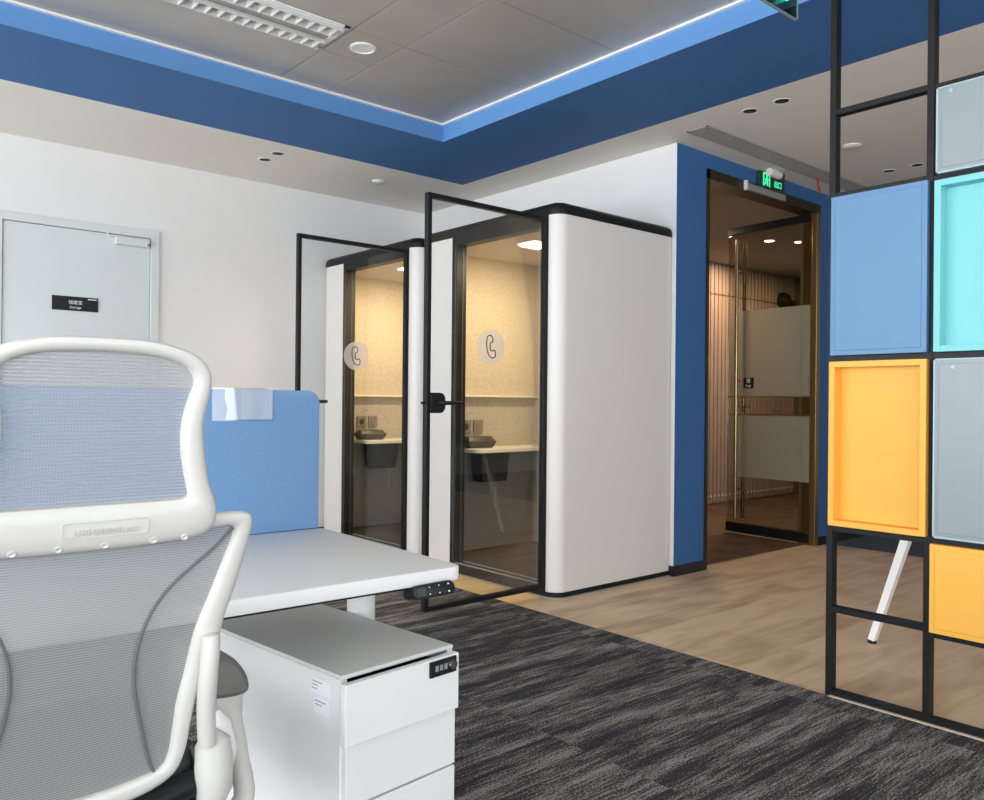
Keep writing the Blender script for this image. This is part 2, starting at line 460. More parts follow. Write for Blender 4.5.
b = _new(); tube(b, [(1.10, YS-.008, 1.02), (1.10, YS-.06, 1.02), (1.22, YS-.06, 1.02)], .009); obj('door_handle', b, M['chrome'], dr)
sg = obj('door_sign', box(_new(), 1.341, 1.632, YS-.016, YS-.008, 1.745, 1.842, .001), M['blackplastic'], dr)
sg['label'] = 'black nameplate with white writing'
text('sign_lettering', '\u50a8\u85cf\u5ba4', .030, M['whiteink'], sg, (1.487, YS-.0165, 1.800), (1, 0, 0), (0, 0, 1))
text('sign_lettering', 'Storage', .024, M['whiteink'], sg, (1.487, YS-.0165, 1.768), (1, 0, 0), (0, 0, 1))
b = _new(); box(b, 1.565, 1.622, YS-.0172, YS-.016, 1.826, 1.832); obj('sign_line', b, M['whiteink'], sg)

# ------------------------------------------------------------------ phone booths
def make_booth():
    X0, Y0, Y1, XB = 3.38, 3.355, 4.700, 4.440
    R = .082
    t = thing('phone_booth', 'white phone booth nearer the blue wall, its glass door swung wide open', 'booth', (3.9, 4.03, 0), 'phone booths along the wall')
    # shell
    arc = [(X0+R-R*math.sin(.5*PI*k/8), Y0+R-R*math.cos(.5*PI*k/8)) for k in range(9)]
    right = [(XB, Y0)] + arc + [(X0, Y0+.083)]
    b = _new(); ribbon(b, right[::-1], .03, .034, 2.252)
    o = obj('side_panel', b, M['shell'], t, True)
    arc2 = [(X0+R-R*math.cos(.5*PI*k/8), Y1-R+R*math.sin(.5*PI*k/8)) for k in range(9)]
    left = [(X0, 4.352)] + arc2 + [(XB, Y1)]
    b = _new(); ribbon(b, left[::-1], .03, .034, 2.247)
    obj('side_panel', b, M['shell'], t, True)
    # cap and plinth
    cap = rrect(X0-.004, XB+.001, Y0-.004, Y1+.004, R, 8, (1, 0, 0, 1))
    b = _new(); prism(b, cap, 'z', 2.250, 2.323, .045, 5, 'b'); obj('roof_cap', b, M['black'], t, True)
    b = _new(); prism(b, rrect(X0-.004, XB, Y0-.004, Y1+.004, R, 8, (1, 0, 0, 1)), 'z', .0, .034); obj('plinth', b, M['black'], t, True)
    b = _new(); ribbon(b, ([(X0-.012, Y1-R)] + [(X0-.012, Y0+R)] + [(X0+R-(R+.012)*math.cos(.5*PI*k/8), Y0+R-(R+.012)*math.sin(.5*PI*k/8)) for k in range(9)] + [(XB, Y0-.012)])[::-1], -.006, .0, .007)
    obj('plinth_trim', b, M['silver'], t, True)
    # inner lining: two felt side walls, back, ceiling, floor
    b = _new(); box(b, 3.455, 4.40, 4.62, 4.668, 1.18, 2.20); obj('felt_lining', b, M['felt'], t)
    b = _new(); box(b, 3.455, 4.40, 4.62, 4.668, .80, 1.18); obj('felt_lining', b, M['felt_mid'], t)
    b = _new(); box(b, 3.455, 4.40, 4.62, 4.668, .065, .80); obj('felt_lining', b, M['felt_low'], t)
    b = _new(); box(b, 3.46, 4.40, 3.387, 3.435, .065, 2.20); obj('felt_lining', b, M['felt'], t)
    b = _new(); box(b, 4.40, 4.428, 3.387, 4.668, .065, 2.20); obj('felt_lining', b, M['felt'], t)
    b = _new(); box(b, 3.471, 4.43, 3.387, 4.668, 2.20, 2.25); obj('inner_ceiling', b, M['booth_ceil'], t)
    b = _new(); box(b, 3.46, 4.40, 3.435, 4.62, .036, .065); obj('inner_floor', b, M['booth_floor'], t)
    # opening frame
    b = _new()
    box(b, 3.372, 3.455, 4.302, 4.352, .034, 2.25, .004)
    box(b, 3.400, 3.455, 4.30, 4.62, .034, 2.20)
    box(b, 3.372, 3.455, 3.438, 3.478, .034, 2.25, .004)
    box(b, 3.372, 3.455, 3.478, 4.302, 2.185, 2.25, .004)
    box(b, 3.372, 3.455, 3.478, 4.302, .034, .068, .003)
    obj('opening_frame', b, M['black'], t)
    b = _new(); box(b, 3.376, 3.396, 3.50, 4.30, .068, .072); box(b, 3.450, 3.462, 3.50, 4.30, .068, .072); obj('threshold_strip', b, M['silver'], t)
    b = _new(); box(b, 3.366, 3.373, 4.306, 4.312, .07, 2.18); box(b, 3.42, 3.428, 4.296, 4.301, .07, 2.18); obj('door_seal', b, M['dark'], t)
    # fittings
    b = _new(); box(b, 3.47, 4.40, 4.575, 4.62, 1.178, 1.193, .003); obj('felt_ledge', b, M['desk_booth'], t)
    dk = [(3.60, 4.62), (4.40, 4.62), (4.40, 4.36), (3.69, 4.34)] + [(3.69-.09*math.sin(.5*PI*k/6), 4.43-.09*math.cos(.5*PI*k/6)) for k in range(1, 7)]
    b = _new(); prism(b, dk, 'z', .787, .815, .003, 1, 'ab'); obj('desk_shelf', b, M['desk_booth'], t)
    b = _new(); lathe(b, [(0, .002), (.03, .002), (.03, 0)], (4.33, 4.50, .815), 24); obj('cable_grommet', b, M['black'], t)
    for cx in (3.715, 3.830):
        b = _new(); box(b, cx-.045, cx+.045, 4.606, 4.62, .918, 1.012, .004); s = obj('wall_socket', b, M['sock'], t)
        b = _new(); lathe(b, [(0, .004), (.022, .004), (.024, 0)], (0, 0, 0), 20, Matrix.Translation((cx, 4.606, .965)) @ Matrix.Rotation(PI/2, 4, 'X'))
        box(b, cx-.004, cx+.004, 4.600, 4.603, .96, .975); obj('socket_face', b, M['boxbrown'] if cx < 3.75 else M['sock'], s)
    b = _new(); prism(b, [(3.70, .786), (3.975, .786), (3.945, .575), (3.72, .575)], 'y', 4.42, 4.54, .006); obj('cable_tray', b, M['black'], t)
    b = _new(); tube(b, [(3.99, 4.609, .775), (3.99, 4.609, .35)], .006); obj('cable_duct', b, M['silver'], t)
    b = _new(); box(b, 3.68, 4.02, 3.87, 4.03, 2.192, 2.2, .004); obj('ceiling_lamp', b, M['lamp'], t)
    b = _new(); box(b, 3.75, 4.40, 3.435, 3.85, .42, .48, .02); box(b, 3.78, 4.40, 3.435, 3.80, .065, .42); obj('bench_seat', b, M['felt'], t)
    b = _new(); box(b, 3.49, 3.56, 4.606, 4.62, .20, .30, .004); obj('floor_box', b, M['black'], t)
    # door leaf
    LY = 3.456; x0, x1, z0, z1 = 2.506, 3.370, .050, 2.235; w, h = .026, .017
    b = _new()
    box(b, x0, x0+w, LY-h, LY+h, z0, z1, .003); box(b, x1-.018, x1, LY-h, LY+h, z0, z1, .003)
    box(b, x0+w-.004, x1-.014, LY-h, LY+h, z0, z0+w, .003); box(b, x0+w-.004, x1-.014, LY-h, LY+h, z1-w, z1, .003)
    lf = obj('door', b, M['black'], t)
    b = _new(); box(b, x0+w, x1-.018, LY-.004, LY+.004, z0+w, z1-w); obj('door_glass', b, M['glass'], lf)
    b = _new(); lathe(b, [(0, .0006), (.098, .0006), (.098, 0)], (0, 0, 0), 48, Matrix.Translation((2.955, LY-.0045, 1.452)) @ Matrix.Rotation(PI/2, 4, 'X'))
    st = obj('phone_sticker', b, M['sticker'], lf)
    # outline of a telephone handset, drawn as on the sticker
    hs = [(-.030, .062), (-.004, .070), (.012, .050), (.008, .030), (-.008, .022), (-.008, -.018), (.010, -.026), (.026, -.020), (.034, -.048), (.020, -.068), (-.012, -.060), (-.034, -.020), (-.038, .030)]
    hs = [(2.955 - .0 + p[0]*.9, LY-.0058, 1.452 + p[1]*.9) for p in smooth2(hs)]
    b = _new(); tube(b, hs, .0032, 6, True); obj('handset_outline', b, M['ink'], lf)
    for dz in (.22, 1.1, 1.98):
        b = _new(); tube(b, [(3.372, LY, .052+dz-.05), (3.372, LY, .052+dz+.05)], .009); obj('hinge', b, M['black'], lf)
    b = _new()
    prism(b, [(p[0], p[1]) for p in rrect(x0+.024, x0+.118, 1.085, 1.192, .035, 6, (0, 1, 1, 0))], 'y', LY-.026, LY+.026, .002, 1)
    tube(b, [(x0+.07, LY, 1.138), (x0+.07, LY-.05, 1.138), (x0+.085, LY-.062, 1.138), (x0+.195, LY-.062, 1.138)], [.011, .011, .011, .010], 12)
    tube(b, [(x0-.02, LY, 1.138), (x0+.02, LY, 1.138)], [.007, .007], 10)
    obj('door_handle', b, M['blackplastic'], lf, True)
    return t

def smooth2(pts, k=4):
    """closed Catmull-Rom through 2-D or 3-D points"""
    out = []; n = len(pts)
    for i in range(n):
        p0, p1, p2, p3 = (pts[(i+j-1) % n] for j in range(4))
        for s in range(k):
            t = s/k
            out.append(tuple(.5*((2*b)+(-a+c)*t+(2*a-5*b+4*c-d)*t*t+(-a+3*b-3*c+d)*t**3) for a, b, c, d in zip(p0, p1, p2, p3)))
    return out

def smooth_open(pts, k=6):
    out = []; n = len(pts)
    for i in range(n-1):
        p0 = pts[max(i-1, 0)]; p1 = pts[i]; p2 = pts[i+1]; p3 = pts[min(i+2, n-1)]
        for s in range(k):
            t = s/k
            out.append(tuple(.5*((2*b)+(-a+c)*t+(2*a-5*b+4*c-d)*t*t+(-a+3*b-3*c+d)*t**3) for a, b, c, d in zip(p0, p1, p2, p3)))
    out.append(tuple(pts[-1])); return out

booth = make_booth()
DB = 1.427
booth2 = copy_tree(booth); booth2.location.y += DB
booth2['label'] = 'white phone booth farther back, beside the white wall of the storage door'

def desk_box(dy):
    b = _new()
    cx, cy, z = 3.745, 4.50, .8155
    t = bmesh.new()
    lv = [(-.115, .088, -.05, .05, 0), (-.14, .118, -.06, .06, .045), (-.118, .088, -.035, .045, .082)]
    rings = [[t.verts.new((cx+x, cy+y, z+zz)) for x, y in ((x0, y0), (x1, y0), (x1, y1), (x0, y1))] for x0, x1, y0, y1, zz in lv]
    for A, B in zip(rings, rings[1:]):
        for k in range(4): t.faces.new([A[k], A[(k+1) % 4], B[(k+1) % 4], B[k]])
    t.faces.new(rings[0][::-1]); t.faces.new(rings[-1])
    bmesh.ops.bevel(t, geom=t.edges[:], offset=.002, segments=1, affect='EDGES')
    merge(b, t)
    o = obj('desk_box', b, M['boxbrown'], None, True, origin=(cx, cy, z)); o.location.y += dy
    return o
tag(desk_box(0), 'dark wedge-ended box on the shelf desk of the booth nearer the blue wall', 'box', 'dark boxes on the booth desks')
tag(desk_box(DB), 'dark wedge-ended box on the shelf desk of the farther booth', 'box', 'dark boxes on the booth desks')

# ------------------------------------------------------------------ glass door in the blue wall
gd = thing('door_2', None, None, (5.57, YB, 0)); tag(gd, kind='structure')
b = _new()
box(b, 4.786, 4.815, YB-.012, YB+.13, 0, 2.765); box(b, 4.786, 6.35, YB-.012, YB+.13, 2.70, 2.768)
obj('frame_rail', b, M['bronze_dark'], gd)
b = _new(); box(b, 6.295, 6.352, YB-.014, YB+.03, 0, 2.70, .003); box(b, 6.30, 6.352, YB+.03, YB+.13, 0, 2.70); obj('frame_jamb', b, M['bronze'], gd)
ang = math.atan2(.05, .85)
lm = Matrix.Translation((6.30, YB+.04, 0)) @ Matrix.Rotation(-ang, 4, 'Z')     # leaf local: +y along the leaf
LL = .80
b = _new(); box(b, -.004, .004, .0, LL, .10, 2.64, mtx=lm)
leaf = obj('door_leaf', b, M['glass_dark'], gd)
b = _new(); box(b, -.02, .02, .0, LL, .02, .10, .003, mtx=lm); box(b, -.02, .02, .0, LL, 2.64, 2.70, .003, mtx=lm); obj('leaf_rail', b, M['black'], leaf)
b = _new(); box(b, -.022, .022, .0, LL, .10, .108, mtx=lm); obj('rail_edge', b, M['gold'], leaf)
b = _new(); box(b, -.0055, -.004, .0, LL-.01, .51, 1.05, mtx=lm); box(b, -.0055, -.004, .0, LL-.01, 1.21, 1.96, mtx=lm)
obj('frosted_film', b, M['frost'], leaf)
b = _new()
for zz in (1.05, 1.205): box(b, -.007, -.004, .0, LL-.01, zz, zz+.009, mtx=lm)
obj('film_line', b, M['bronze'], leaf)
for sx, z0, z1, nm in ((-.055, .14, 2.58, 'pull_handle'), (.055, .14, 2.58, 'pull_handle')):
    b = _new(); tube(b, [lm @ Vector((sx, LL-.125, z0)), lm @ Vector((sx, LL-.125, z1))], .017, 16)
    for zz in (.40, 1.35, 2.30): tube(b, [lm @ Vector((0, LL-.125, zz)), lm @ Vector((sx, LL-.125, zz))], .008, 10)
    obj(nm, b, M['gold'], leaf, True)
b = _new(); box(b, -.010, -.0055, LL-.27, LL-.17, 1.285, 1.375, .001, mtx=lm)
ps = obj('push_plate', b, M['blackplastic'], leaf); ps['label'] = 'small black door plate with white writing'
xd = lm.to_3x3() @ Vector((0, -1, 0))
pl = lm @ Vector((-.0108, LL-.22, 1.345)); text('plate_lettering', '\u63a8', .046, M['whiteink'], ps, pl, xd, (0, 0, 1))
pl = lm @ Vector((-.0108, LL-.22, 1.304)); text('plate_lettering', 'Push', .028, M['whiteink'], ps, pl, xd, (0, 0, 1))
b = _new()
cpt = [lm @ Vector((-.0065, .30-.05*math.cos(a*.3), 1.13+.045*math.sin(a*.3))) for a in range(-9, 5)]
tube(b, cpt, .0045, 6)
tube(b, [lm @ Vector((-.0065, .40, 1.165)), lm @ Vector((-.0065, .395, 1.13))], .004, 6)
for k in range(5): box(b, -.007, -.0055, .56+.035*k, .58+.035*k, 1.11, 1.135, mtx=lm)
obj('band_emblem', b, M['olive'], leaf)
b = _new(); box(b, 5.245, 5.77, YB-.035, YB-.013, 2.700, 2.748, .003); o = obj('magnetic_lock', b, M['silver'], gd); o['label'] = 'silver box on the door head'
b = _new(); box(b, 5.225, 5.246, YB-.038, YB-.013, 2.695, 2.765, .003); obj('lock_cap', b, M['white'], o)

# sign over the door
es = thing('exit_sign', 'dark exit sign with green glowing figure, mounted above the glass door', 'sign', (5.58, YB-.02, 2.78))
b = _new(); box(b, 5.405, 5.76, YB-.030, YB-.013, 2.757, 2.872, .002); obj('plate', b, M['smoke'], es)
def green_glyphs(x0, y, z0, s, parent, texts):
    b = _new()
    # doorway outline with a running figure
    for a in ((0, .012, 0, 1), (.85, .97, 0, 1), (0, .97, .9, 1)):
        box(b, x0+a[0]*s, x0+(a[1] if a[1] > .1 else .12)*s, y-.002, y, z0+a[2]*s, z0+a[3]*s)
    obj('door_symbol', b, M['green'], parent)
    b = _new()
    lathe(b, [(0, .001), (.09*s, .001), (.09*s, 0)], (0, 0, 0), 12, Matrix.Translation((x0+.55*s, y, z0+.78*s)) @ Matrix.Rotation(PI/2, 4, 'X'))
    for p in ([(.5, .66), (.42, .4)], [(.42, .42), (.62, .28), (.58, .05)], [(.42, .42), (.34, .2), (.18, .12)], [(.5, .62), (.70, .48)], [(.5, .62), (.3, .5)]):
        tube(b, [(x0+q[0]*s, y, z0+q[1]*s) for q in p], .055*s, 6)
    obj('running_figure', b, M['green'], parent)
    for tx, px, pz, sz in texts: text('sign_lettering', tx, sz, M['green'], parent, (px, y-.001, pz), (1, 0, 0), (0, 0, 1))
green_glyphs(5.455, YB-.031, 2.768, .095, es, [('\u51fa\u53e3', 5.66, 2.800, .056)])

ed = thing('emergency_light', 'small white cylindrical fixture with dark red end over the green exit sign', 'light fixture', (5.42, YB-.14, ZC))
b = _new(); tube(b, [(5.42, YB-.10, 2.845), (5.56, YB-.10, 2.845)], .029, 20); tube(b, [(5.49, YB-.10, 2.85), (5.49, YB-.10, ZC)], .014, 12); obj('housing', b, M['white'], ed, True)
b = _new(); tube(b, [(5.56, YB-.10, 2.845), (5.61, YB-.10, 2.845)], [.029, .020], 20); obj('end_cap', b, M['darkred'], ed, True)

rb = _new()
rp = smooth_open([(5.905, 3.12, 2.928), (5.915, 3.115, 2.87), (5.945, 3.12, 2.81), (5.96, 3.118, 2.762)], 5)
rp = [(p[0], p[1], min(p[2], ZC-.001)) for p in rp if p[2] < 2.90]
tube(rb, rp, .016, 8, flat=.15, up=(0, 1, 0))
tag(obj('ribbon', rb, M['red'], None, True, origin=(5.92, 3.12, ZC)), 'thin red ribbon dangling from the ceiling air grille', 'ribbon')

# hall device and hall downlights
b = _new(); lathe(b, [(0, .10), (.07, .10), (.10, .05), (.10, 0)], (0, 0, 0), 24, Matrix.Translation((9.40, 5.41, 2.44)) @ Matrix.Rotation(PI/2, 4, 'X')); box(b, 9.44, 9.62, 5.33, 5.41, 2.37, 2.45, .01)
tag(obj('wall_speaker', b, M['black'], None, True, origin=(9.40, 5.41, 2.44)), 'small black round device on the slatted hallway wall', 'wall device')

def downlight(x, y, z, label, group, glow=None, r=.047):
    t = thing('downlight', label, 'light', (x, y, z), group)
    b = _new(); lathe(b, [(r*.82, .03), (r*.82, -.001), (r*.95, -.004), (r*1.1, 0), (r*1.1, .002), (r*.86, .03)], (x, y, z), 28); obj('trim_ring', b, M['white'], t, True)
    b = _new(); lathe(b, [(0, .0012), (r*.84, .0012), (r*.84, -.0012), (0, -.0012)], (x, y, z), 28)
    obj('baffle' if not glow else 'diffuser', b, glow or M['black'], t, True)
    if not glow:
        b = _new(); lathe(b, [(0, -.004), (r*.3, -.004), (r*.34, -.001)], (x+.006, y+.008, z-.0014), 16); obj('lamp_lens', b, M['dark'], t, True)
    return t
downlight(2.585, 5.545, ZC, 'black downlight in the white soffit above the storage door wall, nearer the wall', 'recessed black downlights')
downlight(2.589, 5.347, ZC, 'black downlight beside the blue soffit band, left part of ceiling', 'recessed black downlights')
downlight(4.285, 2.678, ZC, 'black downlight between the blue soffit and the air grille, left of its pair', 'recessed black downlights')
downlight(4.277, 2.468, ZC, 'black downlight nearest the blue soffit edge, right of its pair', 'recessed black downlights')
downlight(6.143, 2.680, ZC, 'black downlight seen through the screen, left of the far pair', 'recessed black downlights')
downlight(6.135, 2.479, ZC, 'black downlight seen through the screen, right of the far pair', 'recessed black downlights')
downlight(7.29, 4.33, 2.75, 'glowing warm downlight in the hallway ceiling, by the door handles', 'glowing hallway downlights', M['downlamp'], .055)
downlight(7.554, 4.158, 2.75, 'glowing warm downlight in the hallway ceiling, right of the other', 'glowing hallway downlights', M['downlamp'], .055)

def detector(x, y, z, r, name, label, cat):
    b = _new(); lathe(b, [(0, -.018), (r*.55, -.018), (r*.8, -.012), (r, -.005), (r, 0), (0, 0)], (x, y, z), 32)
    t = thing(name, label, cat, (x, y, z)); obj('housing', b, M['white'], t, True)
    b = _new(); lathe(b, [(r*.56, -.0175), (r*.60, -.019), (r*.64, -.0155)], (x, y, z), 32); obj('sensor_ring', b, M['silver'], t, True)
detector(3.503, 5.481, ZC, .050, 'smoke_detector', 'white smoke detector on the white soffit above the far booth', 'smoke detector')
detector(5.358, 2.581, ZC, .058, 'smoke_detector', 'white smoke detector on the ceiling, seen through the black screen frame', 'smoke detector')
t = thing('ceiling_speaker', 'round white ceiling speaker in the narrow metal panel strip', 'speaker', (2.26, 3.692, ZM))
b = _new(); lathe(b, [(.052, -.002), (.056, -.008), (.070, -.005), (.070, 0)], (2.26, 3.692, ZM), 36); obj('trim_ring', b, M['trim_white'], t, True)
b = _new(); lathe(b, [(0, -.0035), (.053, -.0035), (.053, 0)], (2.26, 3.692, ZM), 36); obj('grille', b, M['trim_white'], t, True)

# louvred fluorescent fixture
lt = thing('louvred_light', 'recessed ceiling light fitting with two strips of white parabolic louvres', 'ceiling light', (1.48, 3.68, ZM))
fx0, fx1, fy0, fy1 = .88, 2.085, 3.526, 3.822
b = _new()
for a in ((fx0, fx1, fy0, fy0+.014), (fx0, fx1, fy1-.014, fy1), (fx0, fx0+.02, fy0, fy1), (fx1-.03, fx1, fy0, fy1)):
    box(b, *a, ZM-.006, ZM+.001)
obj('rim', b, M['trim_white'], lt)
b = _new(); box(b, fx0+.02, fx1-.03, 3.628, 3.720, ZM-.004, ZM+.001); obj('centre_panel', b, M['vent'], lt)
for y0, y1 in ((3.540, 3.628), (3.720, 3.808)):
    b = _new(); x = fx0+.03
    for s0, s1 in ((y0, y0+.006), (y1-.006, y1)): box(b, fx0+.02, fx1-.03, s0, s1, ZM-.006, ZM)
    while x < fx1-.035:
        prism(b, [(x-.012, ZM), (x+.012, ZM), (x+.003, ZM-.030), (x-.003, ZM-.030)], 'y', y0+.004, y1-.004); x += .062
    for s in (-1, 1):
        yc = (y0+y1)/2; e = y1 if s > 0 else y0
        prism(b, [(e, ZM-.030), (e-s*.002, ZM-.030), (e-s*.030, ZM-.002), (e, ZM-.002)], 'x', fx0+.02, fx1-.03)
    obj('louvre', b, M['reflector'], lt)
    b = _new(); box(b, fx0+.02, fx1-.03, y0+.004, y1-.004, ZM-.0025, ZM); obj('reflector_tray', b, M['silver'], lt)

# air grille
vt = thing('air_grille', 'long linear grey air grille in the ceiling in front of the blue wall', 'air vent', (5.6, 3.07, ZC))
vx0, vx1, vy0, vy1 = 4.315, 6.95, 2.990, 3.150
b = _new()
for a in ((vx0, vx1, vy0, vy0+.014), (vx0, vx1, vy1-.014, vy1), (vx0, vx0+.014, vy0, vy1), (vx1-.014, vx1, vy0, vy1)): box(b, *a, ZC-.005, ZC-.0001)
obj('rim', b, M['vent'], vt)
b = _new(); box(b, vx0, vx1, vy0, vy1, ZC-.0012, ZC-.0004); obj('duct_shadow', b, M['seam'], vt)
b = _new()
for k in range(1, 7): y = vy0+.014+(vy1-vy0-.028)*k/7; box(b, vx0+.014, vx1-.014, y-.0035, y+.0035, ZC-.005, ZC-.001)
x = vx0+.03
while x < vx1-.02: box(b, x-.003, x+.003, vy0+.014, vy1-.014, ZC-.0045, ZC-.001); x += .032
obj('grille_bars', b, M['vent'], vt)

# hanging sign near the top of the picture
hg = thing('exit_sign', 'hanging smoky acrylic exit sign with green symbols, by the blue soffit', 'sign', (2.29, 1.382, ZM))
b = _new(); box(b, 2.095, 2.473, 1.376, 1.384, 2.402, 2.60, .001); obj('plate', b, glass('smoky_acrylic', (.30, .32, .32), 1.2), hg)
b = _new(); box(b, 2.095, 2.473, 1.375, 1.385, 2.397, 2.399); box(b, 2.471, 2.474, 1.374, 1.386, 2.40, 2.60); obj('edge_strip', b, M['silver'], hg)
b = _new()
for x in (2.13, 2.43): tube(b, [(x, 1.38, 2.60), (x, 1.38, ZM)], .004, 8)
box(b, 2.09, 2.475, 1.355, 1.405, 2.60, 2.64, .004); obj('hanger', b, M['silver'], hg)
green_glyphs(2.21, 1.3745, 2.418, .13, hg, [])
b = _new(); tube(b, [(2.445, 1.374, 2.466), (2.40, 1.374, 2.440)], .006, 6); tube(b, [(2.445, 1.374, 2.466), (2.40, 1.374, 2.492)], .006, 6); tube(b, [(2.44, 1.374, 2.466), (2.37, 1.374, 2.466)], .006, 6); obj('arrow', b, M['green'], hg)

# ------------------------------------------------------------------ colour-panel screen
sc = thing('partition_screen', 'tall black steel grid screen with blue, turquoise, amber and grey panels', 'room divider', (3.14, 1.2, 0))
SX0, SX1 = 3.125, 3.165
P1, P2, P3 = 1.583, 1.217, .851     # post centres
for y in (P1, P2, P3):
    b = _new(); box(b, SX0, SX1, y-.0125, y+.0125, 0, ZM, .001, 1); obj('post', b, M['dark'] if False else M['black'], sc)
def rail(y0, y1, z, hh=.0115):
    b = _new(); box(b, SX0+.0005, SX1-.0005, y0, y1, z-hh, z+hh, .001, 1); obj('rail', b, M['black'], sc)
for z in (.0125, .342, .661, 1.329, 1.972, 2.303): rail(P2+.0125, P1-.0125, z)
for z in (.0125, .325, .664, 1.329, 1.966, 2.297): rail(P3+.0125, P2-.0125, z)
def panel(nm, y0, y1, z0, z1, m, tray, label, lip=None, rim=.022):
    XF = 3.098
    b = _new()
    if tray:
        box(b, XF, XF+.066, y0, y0+rim, z0, z1, .001, 1); box(b, XF, XF+.066, y1-rim, y1, z0, z1, .001, 1)
        box(b, XF, XF+.066, y0+rim, y1-rim, z0, z0+rim); box(b, XF, XF+.066, y0+rim, y1-rim, z1-rim, z1)
        box(b, XF+.055, XF+.066, y0+rim-.001, y1-rim+.001, z0+rim-.001, z1-rim+.001)
    else:
        box(b, XF+.003, SX1, y0, y1, z0, z1, .001, 1)
        box(b, XF, XF+.0035, y0+.018, y1-.018, z0+.018, z1-.018, .002, 2)
    o = obj(nm, b, m, sc); o['label'] = label
    if lip:
        b = _new(); box(b, XF+.001, XF+.0032, y0+.0, y1, z0, z0+.006); box(b, XF+.001, XF+.0032, y1-.006, y1, z0, z1); box(b, XF+.001, XF+.0032, y0, y1, z1-.004, z1); obj('panel_edge', b, lip, o)
    return o
panel('colour_panel', 1.214, 1.577, .676, 1.317, M['yellow'], True, 'large amber tray panel')
panel('colour_panel', 1.216, 1.575, 1.341, 1.962, M['steelblue'], False, 'large mid blue flat panel')
panel('colour_panel', .845, 1.192, 1.341, 1.953, M['teal'], True, 'large turquoise tray panel')
panel('colour_panel', .845, 1.188, 1.976, 2.283, M['greypanel'], False, 'small blue-grey panel near the top', M['greypanel_lip'])
o = panel('colour_panel', .845, 1.190, .677, 1.316, M['greypanel'], False, 'large blue-grey panel', M['greypanel_lip'])
panel('colour_panel', .845, 1.199, .337, .654, M['yellow'], False, 'small amber panel near the floor')
for z, y in ((2.262, 1.14), (1.285, 1.125)):
    b = _new(); lathe(b, [(0, .002), (.006, .002), (.007, 0)], (0, 0, 0), 14, Matrix.Translation((3.098, y, z)) @ Matrix.Rotation(-PI/2, 4, 'Y')); obj('panel_stud', b, M['greypanel_lip'], sc)

# white table behind the screen: one splayed leg shows
tb = thing('side_table', 'white table with splayed leg standing behind the black grid screen', 'table', (4.30, 1.45, 0))
C0 = Vector((4.33, 1.40)); top = Vector((4.06, 1.70))
for k, foot in enumerate(((3.975, 1.795), (4.70, 1.62), (4.33, 1.00))):
    f = Vector(foot); d = (C0-f); tp = f + d*.42
    b = _new(); tube(b, [(f.x, f.y, .012), (tp.x, tp.y, .73)], [.022, .029], 4, up=(0, 0, 1)); obj('leg', b, M['white'], tb)
    b = _new(); tube(b, [(f.x, f.y, 0), (f.x, f.y, .013)], .020, 16, up=(1, 0, 0)); obj('foot_cap', b, M['black'], tb)
b = _new(); lathe(b, [(0, 0), (.33, 0), (.345, .01), (.345, .02), (0, .02)], (4.38, 1.38, .73), 48); obj('tabletop', b, M['white'], tb)

# ------------------------------------------------------------------ desk, divider, name holder, pedestal
da = math.radians(-1.5)
DM = Matrix.Translation((1.293, 1.610, 0)) @ Matrix.Rotation(da, 4, 'Z')     # local origin: front right corner; desk runs to -x and +y
dt = thing('standing_desk', 'white height-adjustable desk with rounded corners and black control pad', 'desk', (.6, 1.98, 0))
b = _new(); prism(b, rrect(-1.40, 0, 0, .757, .030, 6, (1, 1, 0, 1)), 'z', .700, .735, .004, 2, 'ab', mtx=DM); obj('desktop', b, M['desk'], dt, True)
b = _new(); box(b, -1.30, -.16, .30, .42, .672, .699, .002, mtx=DM); box(b, -1.36, -.12, .06, .10, .680, .699, .002, mtx=DM); obj('under_frame', b, M['black'], dt)
for lx in (-.054, -1.30):
    cx, cy = (DM @ Vector((lx, .413, 0))).xy
    b = _new(); lathe(b, [(.039, 0), (.039, .56), (.040, .60), (.040, .612), (.034, .614), (.034, .699), (0, .699)], (cx, cy, .02), 28) if False else lathe(b, [(.0, .02), (.040, .02), (.040, .624), (.041, .628), (.041, .632), (.033, .634), (.033, .699), (0, .699)], (cx, cy, 0), 28)
    lg = obj('leg', b, M['white'], dt, True)
    b = _new(); box(b, lx-.04, lx+.04, .05, .71, 0, .025, .006, mtx=DM); obj('foot', b, M['white'], lg)
cm = DM @ Matrix.Translation((-.102, .010, .684)) @ Matrix.Rotation(math.radians(-1), 4, 'Y') @ Matrix.Rotation(math.radians(-14), 4, 'X')
b = _new(); prism(b, rrect(-.060, .062, -.017, .017, .016, 6), 'y', -.030, .02, .003, 2, 'ab', mtx=cm); box(b, -.03, .04, -.005, .04, .014, .020, mtx=cm)
cp = obj('control_pad', b, M['blackplastic'], dt, True); cp['label'] = 'black pill-shaped control pad'
b = _new(); box(b, -.050, -.026, -.0312, -.030, -.010, .010, mtx=cm); obj('display', b, M['smoke'], cp)
for bx_, bz in ((-.014, .008), (-.014, -.008), (.014, .009), (.014, -.009), (.042, .009), (.042, -.009)):
    s = .0013 if bx_ < .04 else .0019
    b = _new(); box(b, bx_-s, bx_+s, -.0312, -.030, bz-s, bz+s, mtx=cm); obj('button_mark', b, M['whiteink'], cp)

